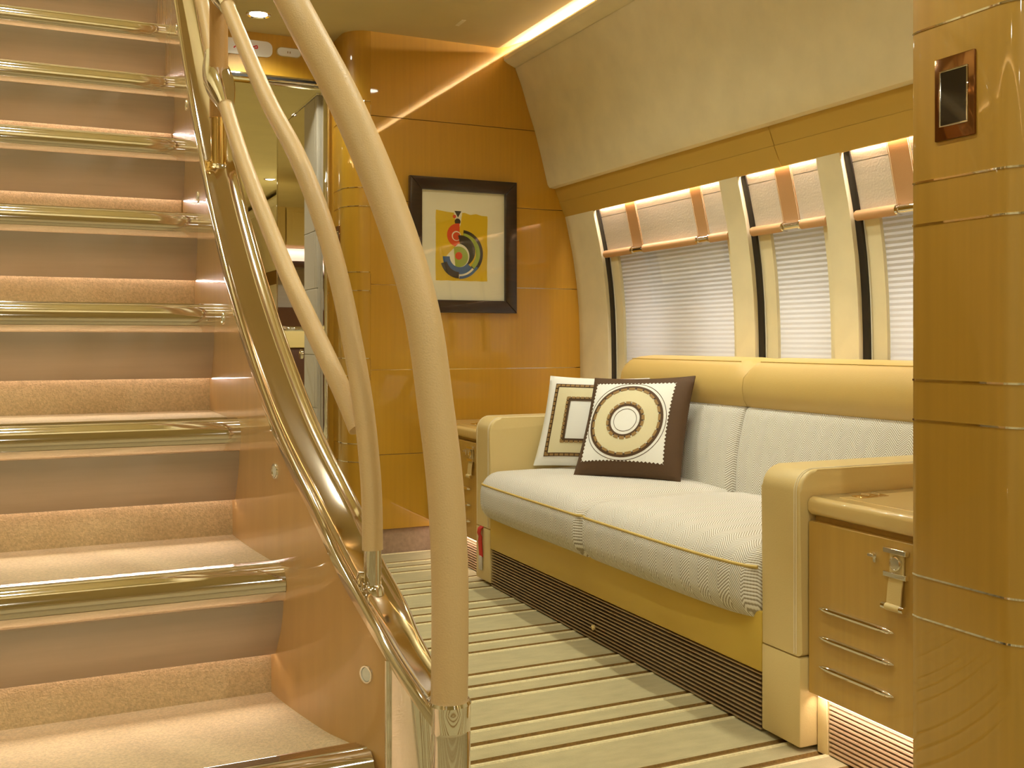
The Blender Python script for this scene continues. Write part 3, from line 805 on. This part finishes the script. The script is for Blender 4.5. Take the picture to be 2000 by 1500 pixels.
def sheet(t, S, u0, u1, v0, v1, m, off, name, jag=0.0, n=44, hole=None):
    bm = B(); g = []
    for j in range(n + 1):
        row = []
        for i in range(n + 1):
            a, b = i / n, j / n
            ju = jag * (1 if j % 2 else 0); jv = jag * (1 if i % 2 else 0)
            uu = u0 + (u1 - u0) * a + (ju if i == 0 else (-ju if i == n else 0)); vv = v0 + (v1 - v0) * b + (jv if j == 0 else (-jv if j == n else 0))
            row.append(bm.verts.new(S(uu, vv, off)))
        g.append(row)
    for j in range(n):
        for i in range(n):
            if hole:
                cu = u0 + (u1 - u0) * (i + .5) / n; cv = v0 + (v1 - v0) * (j + .5) / n
                if hole[0] < cu < hole[1] and hole[2] < cv < hole[3]: continue
            bm.faces.new((g[j][i], g[j][i + 1], g[j + 1][i + 1], g[j + 1][i]))
    return obj(name, bm, m, t, 60)

t, S = pillow('throw_pillow', (1.723, 3.200, 0.446), (1.972, 2.905, 0.446), (2.080, 2.972, 0.800), (1.852, 3.275, 0.786), 0.050,
              'square throw pillow with brown border and concentric ring pattern, in front', 'pillow_brown')
sheet(t, S, 0.05, 0.86, 0.12, 0.93, 'pillow_white', 0.0016, 'white_panel', 0.014)
CU, CV = 0.445, 0.525
ring(t, S, 0.392, 0.397, 'pillow_brown', 0.0024, 'thread_ring', CU, CV)
ring(t, S, 0.330, 0.368, 'pillow_brown', 0.0026, 'brown_ring', CU, CV)
ring(t, S, 0.322, 0.345, 'pillow_tan', 0.0042, 'ring_tabs', CU, CV, gaps=26)
ring(t, S, 0.188, 0.324, 'pillow_cream', 0.0024, 'cream_ring', CU, CV)
ring(t, S, 0.146, 0.178, 'pillow_brown', 0.0026, 'brown_ring', CU, CV)
ring(t, S, 0.166, 0.192, 'pillow_tan', 0.0042, 'ring_tabs', CU, CV, gaps=18)
ring(t, S, 0.112, 0.116, 'pillow_brown', 0.0026, 'thread_ring', CU, CV)

t, S = pillow('throw_pillow', (1.705, 3.485, 0.452), (1.985, 3.175, 0.452), (2.055, 3.225, 0.785), (1.790, 3.510, 0.788), 0.048,
              'cream throw pillow with square banded pattern, leaning behind the ringed one', 'pillow_white')
def squarering(a, b, m, off, name, n=40):
    return sheet(t, S, a, 1 - a, a, 1 - a, m, off, name, 0, n, (b, 1 - b, b, 1 - b))
squarering(0.090, 0.130, 'pillow_brown', 0.0024, 'brown_band', 41)
squarering(0.120, 0.255, 'pillow_cream', 0.0020, 'cream_band', 44)
squarering(0.245, 0.285, 'pillow_brown', 0.0026, 'brown_band', 51)
def tabs(a, w, cnt):
    bm = B()
    for side in range(4):
        for i in range(cnt):
            s0 = a + (1 - 2 * a) * (i + 0.12) / cnt; s1 = a + (1 - 2 * a) * (i + 0.86) / cnt
            if side == 0: q = [(s0, a), (s1, a), (s1, a + w), (s0, a + w)]
            elif side == 1: q = [(s0, 1 - a - w), (s1, 1 - a - w), (s1, 1 - a), (s0, 1 - a)]
            elif side == 2: q = [(a, s0), (a + w, s0), (a + w, s1), (a, s1)]
            else: q = [(1 - a - w, s0), (1 - a, s0), (1 - a, s1), (1 - a - w, s1)]
            lo = [bm.verts.new(S(u, v, 0.001)) for u, v in q]; hi = [bm.verts.new(S(u, v, 0.0045)) for u, v in q]
            bm.faces.new(hi)
            for k in range(4): bm.faces.new((lo[k], lo[(k + 1) % 4], hi[(k + 1) % 4], hi[k]))
    return obj('band_tabs', bm, 'pillow_tan', t, 30)
tabs(0.098, 0.022, 16); tabs(0.240, 0.022, 11)

# ------------------------------------------------------------------ side cabinets
def cabinet(y0, y1, ys, label, slats_to):
    """ys: shift of the fittings along the cabin; front face on x=1.566"""
    F = 1.566
    t = thing('side_cabinet', (1.9, (y0 + y1) / 2, 0), label, 'cabinet', 'lacquered cabinets at the sofa ends')
    bm = B(); box(bm, F + 0.022, 2.30, y0, y1, 0.137, 0.533); obj('body', bm, 'cabinet', t, 0)
    bm = B(); box(bm, F, F + 0.021, y0 + 0.002, y1 - 0.002, 0.137, 0.520, 0.0015, 1); d = obj('door', bm, 'cabinet', t)
    pr = [(2.30, 0.533), (2.30, 0.574), (F + 0.014, 0.574)] + arc(F + 0.012, 0.562, 0.012, 90, 180, 5) + arc(F + 0.012, 0.545, 0.012, 180, 270, 5)
    bm = B(); prism(bm, pr, 'y', y0, y1, 0.004, 2); top = obj('top', bm, 'cabtop', t)
    bm = B(); box(bm, F + 0.05, 2.2, y0 + 0.03, y1 - 0.045, 0.5735, 0.5748, 0.0005, 1); obj('inset_lid', bm, 'cabtop', top)
    # lid catch
    yc = 1.745 + ys
    bm = B(); box(bm, 1.65, 1.73, yc - 0.016, yc + 0.016, 0.5746, 0.5764, 0.0006, 1); g = obj('catch_plate', bm, 'brass', top)
    bm = B()
    for xx in (1.675, 1.705): tube(bm, [(xx, yc - 0.010, 0.578), (xx, yc + 0.010, 0.578)], 0.0035, 10)
    obj('catch', bm, 'chrome', top)
    # three tapered pull bars
    for z in (0.334, 0.2705, 0.206):
        ya, yb = 1.549 + ys, 1.767 + ys
        n = 16
        bm = B(); tube(bm, [(F - 0.0035, ya + (yb - ya) * i / n, z) for i in range(n + 1)], [0.0008 + 0.0062 * min(1, math.sqrt(max(0, 1 - abs(2 * i / n - 1) ** 7))) for i in range(n + 1)], 12)
        obj('pull_bar', bm, 'chrome', d, 60)
    # key lock
    yl = 1.604 + ys
    bm = B(); lathe(bm, [(0.0065, -0.001), (0.0065, 0.003), (0.005, 0.004)], (F, yl, 0.480), (-1, 0, 0), 18); box(bm, F - 0.003, F, yl - 0.0035, yl + 0.0035, 0.466, 0.481, 0.001, 1)
    lk = obj('lock', bm, 'chrome', d)
    bm = B(); tube(bm, [(F - 0.003, yl, 0.482), (F - 0.012, yl, 0.482)], 0.004, 12); box(bm, F - 0.014, F - 0.011, yl - 0.008, yl + 0.008, 0.4785, 0.4855, 0.001, 1); obj('key', bm, 'chrome', lk)
    # strap latch
    ym = 1.541 + ys
    for z in (0.500, 0.452):
        bm = B(); box(bm, F - 0.012, F, ym - 0.030, ym + 0.030, z - 0.0055, z + 0.0055, 0.0012, 1); obj('latch_bar', bm, 'chrome', d)
    bm = B(); strip(bm, [(F - 0.004, 0.503), (F - 0.005, 0.452), (F - 0.010, 0.430), (F - 0.013, 0.402), (F - 0.014, 0.388)], 'y', ym - 0.0185, ym + 0.0185, thick=0.0028); sp = obj('latch_strap', bm, 'armleather', d, 60)
    bm = B(); lathe(bm, [(0.0145, 0.0), (0.0145, 0.004), (0.0125, 0.005), (0.0118, 0.0035), (0.0, 0.0035)], (F - 0.006, ym, 0.476), (-1, 0, 0), 26); obj('button', bm, 'chrome', sp)
    bm = B(); tube(bm, [(F - 0.013, ym - 0.0185, 0.388), (F - 0.013, ym + 0.0185, 0.388)], 0.0075, 16); obj('strap_roll', bm, 'armleather', sp)
    for e in (-1, 1):
        bm = B(); tube(bm, [(F - 0.013, ym + e * 0.0188, 0.388), (F - 0.013, ym + e * 0.029, 0.388)], 0.0072, 16); obj('roll_cap', bm, 'chrome', sp)
    # recessed toe grille
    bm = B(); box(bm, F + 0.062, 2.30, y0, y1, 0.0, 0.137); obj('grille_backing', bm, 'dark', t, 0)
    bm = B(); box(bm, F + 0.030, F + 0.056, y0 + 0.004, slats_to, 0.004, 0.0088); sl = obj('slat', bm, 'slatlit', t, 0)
    for i in range(1, 13): again(sl, (0, 0, 0.0102 * i))
    if slats_to < y1 - 0.01:
        bm = B(); box(bm, F + 0.026, F + 0.060, slats_to + 0.002, y1 - 0.001, 0.0, 0.136, 0.001, 1); obj('toe_panel', bm, 'armleather', t)
    bm = B(); box(bm, F + 0.012, F + 0.018, y0 + 0.02, y1 - 0.02, 0.131, 0.1365); obj('led_strip', bm, 'led', t, 0)
    strip_light('toe_lamp', (F + 0.012, y0 + 0.02, 0.129), (F + 0.012, y1 - 0.01, 0.129), 0.01, (0.15, 0, -1), 0.2, LED_COL, 150, t)
    return t
cabinet(1.452, SY0 - AW - 0.002, 0.0, 'golden side cabinet with strap latch and three pull bars, beside the column', 1.772)
cabinet(SY1 + AW + 0.002, YB - 0.002, 2.215, 'golden side cabinet between the bulkhead and the far sofa arm, mostly hidden by the handrail', YB - 0.004)

# ------------------------------------------------------------------ framed print
FX0, FX1, FZ0, FZ1, FW = 1.470, 1.981, 1.047, 1.641, 0.056
pic = thing('framed_print', ((FX0 + FX1) / 2, YB, FZ0), 'abstract print with yellow field in a dark wood frame on the golden bulkhead', 'picture')
YF = YB - 0.001
bm = B(); f = 0.0
def fbar(p): 
    bm = B(); prism(bm, p, 'y', YF - 0.030, YF, 0.004, 2); return obj('frame_bar', bm, 'frame', pic)
fbar([(FX0, FZ1), (FX1, FZ1), (FX1 - FW, FZ1 - FW), (FX0 + FW, FZ1 - FW)])
fbar([(FX0, FZ0), (FX1, FZ0), (FX1 - FW, FZ0 + FW), (FX0 + FW, FZ0 + FW)])
fbar([(FX0, FZ0), (FX0, FZ1), (FX0 + FW, FZ1 - FW), (FX0 + FW, FZ0 + FW)])
fbar([(FX1, FZ0), (FX1, FZ1), (FX1 - FW, FZ1 - FW), (FX1 - FW, FZ0 + FW)])
bm = B(); box(bm, FX0 + 0.03, FX1 - 0.03, YF - 0.010, YF - 0.002, FZ0 + 0.03, FZ1 - 0.03); paper = obj('paper', bm, 'paper', pic, 0)
layer = [0]
def ink(pts, m):
    layer[0] += 1
    y = YF - 0.010 - 0.00018 * layer[0]
    bm = B(); prism(bm, pts, 'y', y, YF - 0.0095); return obj('ink_shape', bm, m, paper, 0)
def blob(x0, x1, z0, z1, n=9, j=0.004):
    P = []
    for i in range(n): P.append((x0 + (x1 - x0) * i / n, z0 + random.uniform(-j, j) * .4))
    for i in range(n): P.append((x1 + random.uniform(-j, j) * .4, z0 + (z1 - z0) * i / n))
    for i in range(n): P.append((x1 - (x1 - x0) * i / n, z1 - 0.018 * (1 - i / n) + random.uniform(-j, j)))
    for i in range(n): P.append((x0 + random.uniform(-j, j) * .4, z1 - (z1 - z0) * i / n))
    return P
def sector(cx, cz, r0, r1, a0, a1, n=22):
    o = arc(cx, cz, r1, a0, a1, n)
    return o + (arc(cx, cz, r0, a1, a0, n) if r0 > 0 else [])
ink(blob(1.595, 1.842, 1.190, 1.500), 'ink_yellow')
ink([(1.678, 1.505), (1.722, 1.505), (1.712, 1.440), (1.700, 1.41), (1.690, 1.44)], 'paper')
ink([(1.683, 1.499), (1.716, 1.499), (1.700, 1.470)], 'ink_black')
ink(sector(1.698, 1.452, 0, 0.014, 0, 359), 'ink_black')
ink(sector(1.683, 1.474, 0, 0.008, 0, 359), 'ink_red')
ink(sector(1.700, 1.392, 0, 0.052, 82, 278), 'ink_red')
ink(sector(1.692, 1.388, 0, 0.022, 0, 359), 'paper')
ink(sector(1.693, 1.387, 0, 0.018, 0, 359), 'ink_red')
ink(sector(1.716, 1.312, 0.074, 0.104, -78, 84), 'ink_black')
ink(sector(1.716, 1.312, 0.070, 0.090, -48, 84), 'ink_green')
ink(sector(1.712, 1.322, 0, 0.070, -70, 100), 'ink_black')
ink(sector(1.700, 1.300, 0, 0.054, -180, 90), 'paper')
ink(sector(1.702, 1.296, 0, 0.046, -110, 120), 'ink_green')
ink(sector(1.703, 1.300, 0, 0.017, 0, 359), 'ink_red')
ink(sector(1.706, 1.296, 0.046, 0.078, 180, 322), 'ink_blue')
ink(sector(1.706, 1.296, 0.078, 0.092, 262, 322), 'paper')
ink(sector(1.706, 1.300, 0.090, 0.102, 270, 330), 'ink_blue')
ink(sector(1.706, 1.290, 0.062, 0.090, 196, 268), 'ink_black')
bm = B(); box(bm, FX0 + FW - 0.002, FX1 - FW + 0.002, YF - 0.0185, YF - 0.0165, FZ0 + FW - 0.002, FZ1 - FW + 0.002); obj('glass', bm, 'glass', pic, 0)

# ------------------------------------------------------------------ signs on the door header, ceiling details
def pill(x0, x1, z0, z1, r, n=7):
    return arc(x1 - r, z1 - r, r, 90, 0, n) + arc(x1 - r, z0 + r, r, 0, -90, n) + arc(x0 + r, z0 + r, r, -90, -180, n) + arc(x0 + r, z1 - r, r, 180, 90, n)
t = thing('wall_sign', (0.82, YD, 2.147), 'white rounded sign plate with red mark over the doorway', 'sign')
bm = B(); prism(bm, pill(0.705, 0.929, 2.147, 2.214, 0.026), 'y', YD - 0.006, YD, 0.001, 1); obj('plate', bm, 'white', t, 0)
bm = B(); tube(bm, smoothpath([(0.765, YD - 0.007, 2.172), (0.775, YD - 0.007, 2.180), (0.800, YD - 0.007, 2.178), (0.835, YD - 0.007, 2.180), (0.850, YD - 0.007, 2.186), (0.862, YD - 0.007, 2.191), (0.864, YD - 0.007, 2.181), (0.852, YD - 0.007, 2.180)], 5), 0.0026, 8); obj('red_mark', bm, 'red', t)
t = thing('wall_plate', (1.0, YD, 2.160), 'small white pill shaped plate beside the sign over the doorway', 'wall plate')
bm = B(); prism(bm, pill(0.946, 1.056, 2.158, 2.200, 0.020), 'y', YD - 0.004, YD, 0.001, 1); obj('rim', bm, 'chrome', t)
bm = B(); prism(bm, pill(0.951, 1.051, 2.162, 2.197, 0.017), 'y', YD - 0.007, YD - 0.003, 0.001, 1); p = obj('plate', bm, 'white', t)
for x in (0.993, 1.003):
    bm = B(); box(bm, x, x + 0.004, YD - 0.0075, YD - 0.006, 2.174, 2.183); obj('mark', bm, 'pillow_tan', p, 0)
bm = B(); box(bm, 1.30, 1.583, 3.45, 3.738, ZC - 0.003, ZC + 0.0, 0.0008, 1)
tag(obj('ceiling_hatch', bm, 'ceiling', None), 'thin square access hatch set in the olive ceiling', 'hatch')
bm = B(); prism(bm, [(1.599, 4.020), (1.617, 4.024), (1.616, 3.94), (1.598, 3.941)], 'z', ZC - 0.0015, ZC)
tag(obj('ceiling_sticker', bm, 'cream', None, 0), 'small pale strip stuck on the ceiling near the bulkhead', 'sticker')

# ------------------------------------------------------------------ room beyond the doorway
t = thing('overhead_bin', (2.1, 7.6, 1.629), 'cream overhead bin in the room beyond the doorway', 'overhead bin')
bm = B(); prism(bm, [(2.12, 2.236), (1.954, 2.232), (1.936, 2.224), (1.925, 2.210), (1.928, 2.196), (1.945, 2.184), (1.984, 2.1675), (2.12, 2.17)], 'y', YD + 0.3, 10.9); obj('lip', bm, 'cream', t)
for y0, y1 in ((YD + 0.3, 7.2), (7.204, 9.0), (9.004, 10.9)):
    bm = B(); prism(bm, binp, 'y', y0, y1); obj('door_panel', bm, 'cream', t)
bm = B(); prism(bm, [(2.16, 1.628), (2.20, 1.50), (2.42, 1.50), (2.42, 1.628)], 'y', YD + 0.3, 10.9)
tag(obj('window_header', bm, 'darkwood', None), 'dark brown window header in the room beyond the doorway', 'window header')
bm = B(); box(bm, 2.20, 2.41, YD + 0.3, 10.9, 0, 1.50); obj('lining', bm, 'cream', wall_right, 0)
bm = B(); box(bm, -2.2, 2.5, 10.92, 11.0, 0, 2.4); tag(struct('wall_far', bm, 'wood'), 'golden end wall of the room beyond the doorway', 'wall')
# open door leaf: mirror half, pale panels, nickel edge
t = thing('door_leaf', (1.15, 5.0, 0), 'open door leaf with mirror and pale leather panels, swung into the room beyond', 'door')
DX = 1.148
bm = B(); box(bm, DX + 0.004, DX + 0.032, 4.56, 5.40, 0.02, 2.03); obj('core', bm, 'palepanel', t, 0)
bm = B(); box(bm, DX - 0.003, DX + 0.036, 5.392, 5.412, 0.02, 2.036, 0.003); obj('edge_trim', bm, 'chrome', t)
bm = B(); box(bm, DX - 0.001, DX + 0.004, 4.80, 5.392, 0.02, 2.026); obj('mirror', bm, 'mirror', t, 0)
bm = B(); box(bm, DX - 0.004, DX + 0.034, 4.56, 5.41, 2.028, 2.040, 0.002); obj('edge_trim', bm, 'chrome', t)
zc = [0.02, 0.62, 0.86, 1.16, 1.42, 2.026]
for a, b in zip(zc, zc[1:]):
    for ya, yb in ((4.60, 4.797), (4.562, 4.597)):
        bm = B(); box(bm, DX - 0.002, DX + 0.005, ya, yb, a + 0.0015, b - 0.0015, 0.0012, 1); obj('panel', bm, 'palepanel', t)
bm = B(); tube(bm, smoothpath([(DX, 4.90, 0.98), (DX - 0.05, 4.90, 0.98), (DX - 0.055, 4.915, 0.98), (DX - 0.055, 5.02, 0.985)], 4), 0.011, 14); obj('handle', bm, 'chrome', t)
bm = B(); lathe(bm, [(0.022, 0.0), (0.022, 0.006), (0.014, 0.008)], (DX - 0.001, 4.86, 0.86), (-1, 0, 0)); obj('lock_rose', bm, 'chrome', t)
# wall unit across that room, seen in the door mirror
t = thing('wall_unit', (0.15, 8.25, 0), 'cream and dark brown wall unit of the room beyond, seen in the door mirror', 'cabinet')
UX0, UX1, UY = -0.60, 0.90, 8.0
bm = B(); box(bm, UX0, UX1, UY, UY + 0.5, 0.0, 0.87, 0.004); obj('base_unit', bm, 'darkwood', t)
bm = B(); box(bm, UX0, UX1, UY - 0.02, UY + 0.5, 0.872, 1.03, 0.006); obj('counter', bm, 'armleather', t)
bm = B(); box(bm, UX0, UX1, UY + 0.10, UY + 0.5, 1.03, 1.19); obj('rail', bm, 'darkwood', t)
bm = B(); box(bm, UX0, UX1, UY + 0.25, UY + 0.5, 1.19, 1.67); obj('back_panel', bm, 'satin', t)
bm = B(); box(bm, UX0, UX1, UY, UY + 0.26, 1.50, 1.55, 0.004); obj('shelf', bm, 'darkwood', t)
for i in range(4):
    w = (UX1 - UX0) / 4
    bm = B(); box(bm, UX0 + w * i + 0.004, UX0 + w * (i + 1) - 0.004, UY, UY + 0.5, 1.672, 1.97, 0.008); d = obj('cabinet_door', bm, 'warmcab', t)
    bm = B(); box(bm, UX0 + w * i + 0.05, UX0 + w * (i + 1) - 0.05, UY - 0.008, UY + 0.001, 1.71, 1.93, 0.004); obj('door_field', bm, 'warmcab', d)
strip_light('unit_lamp', (UX0 + 0.05, UY + 0.12, 1.665), (UX1 - 0.05, UY + 0.12, 1.665), 0.03, (0, 0.3, -1), 6, LED_COL, 170, t)
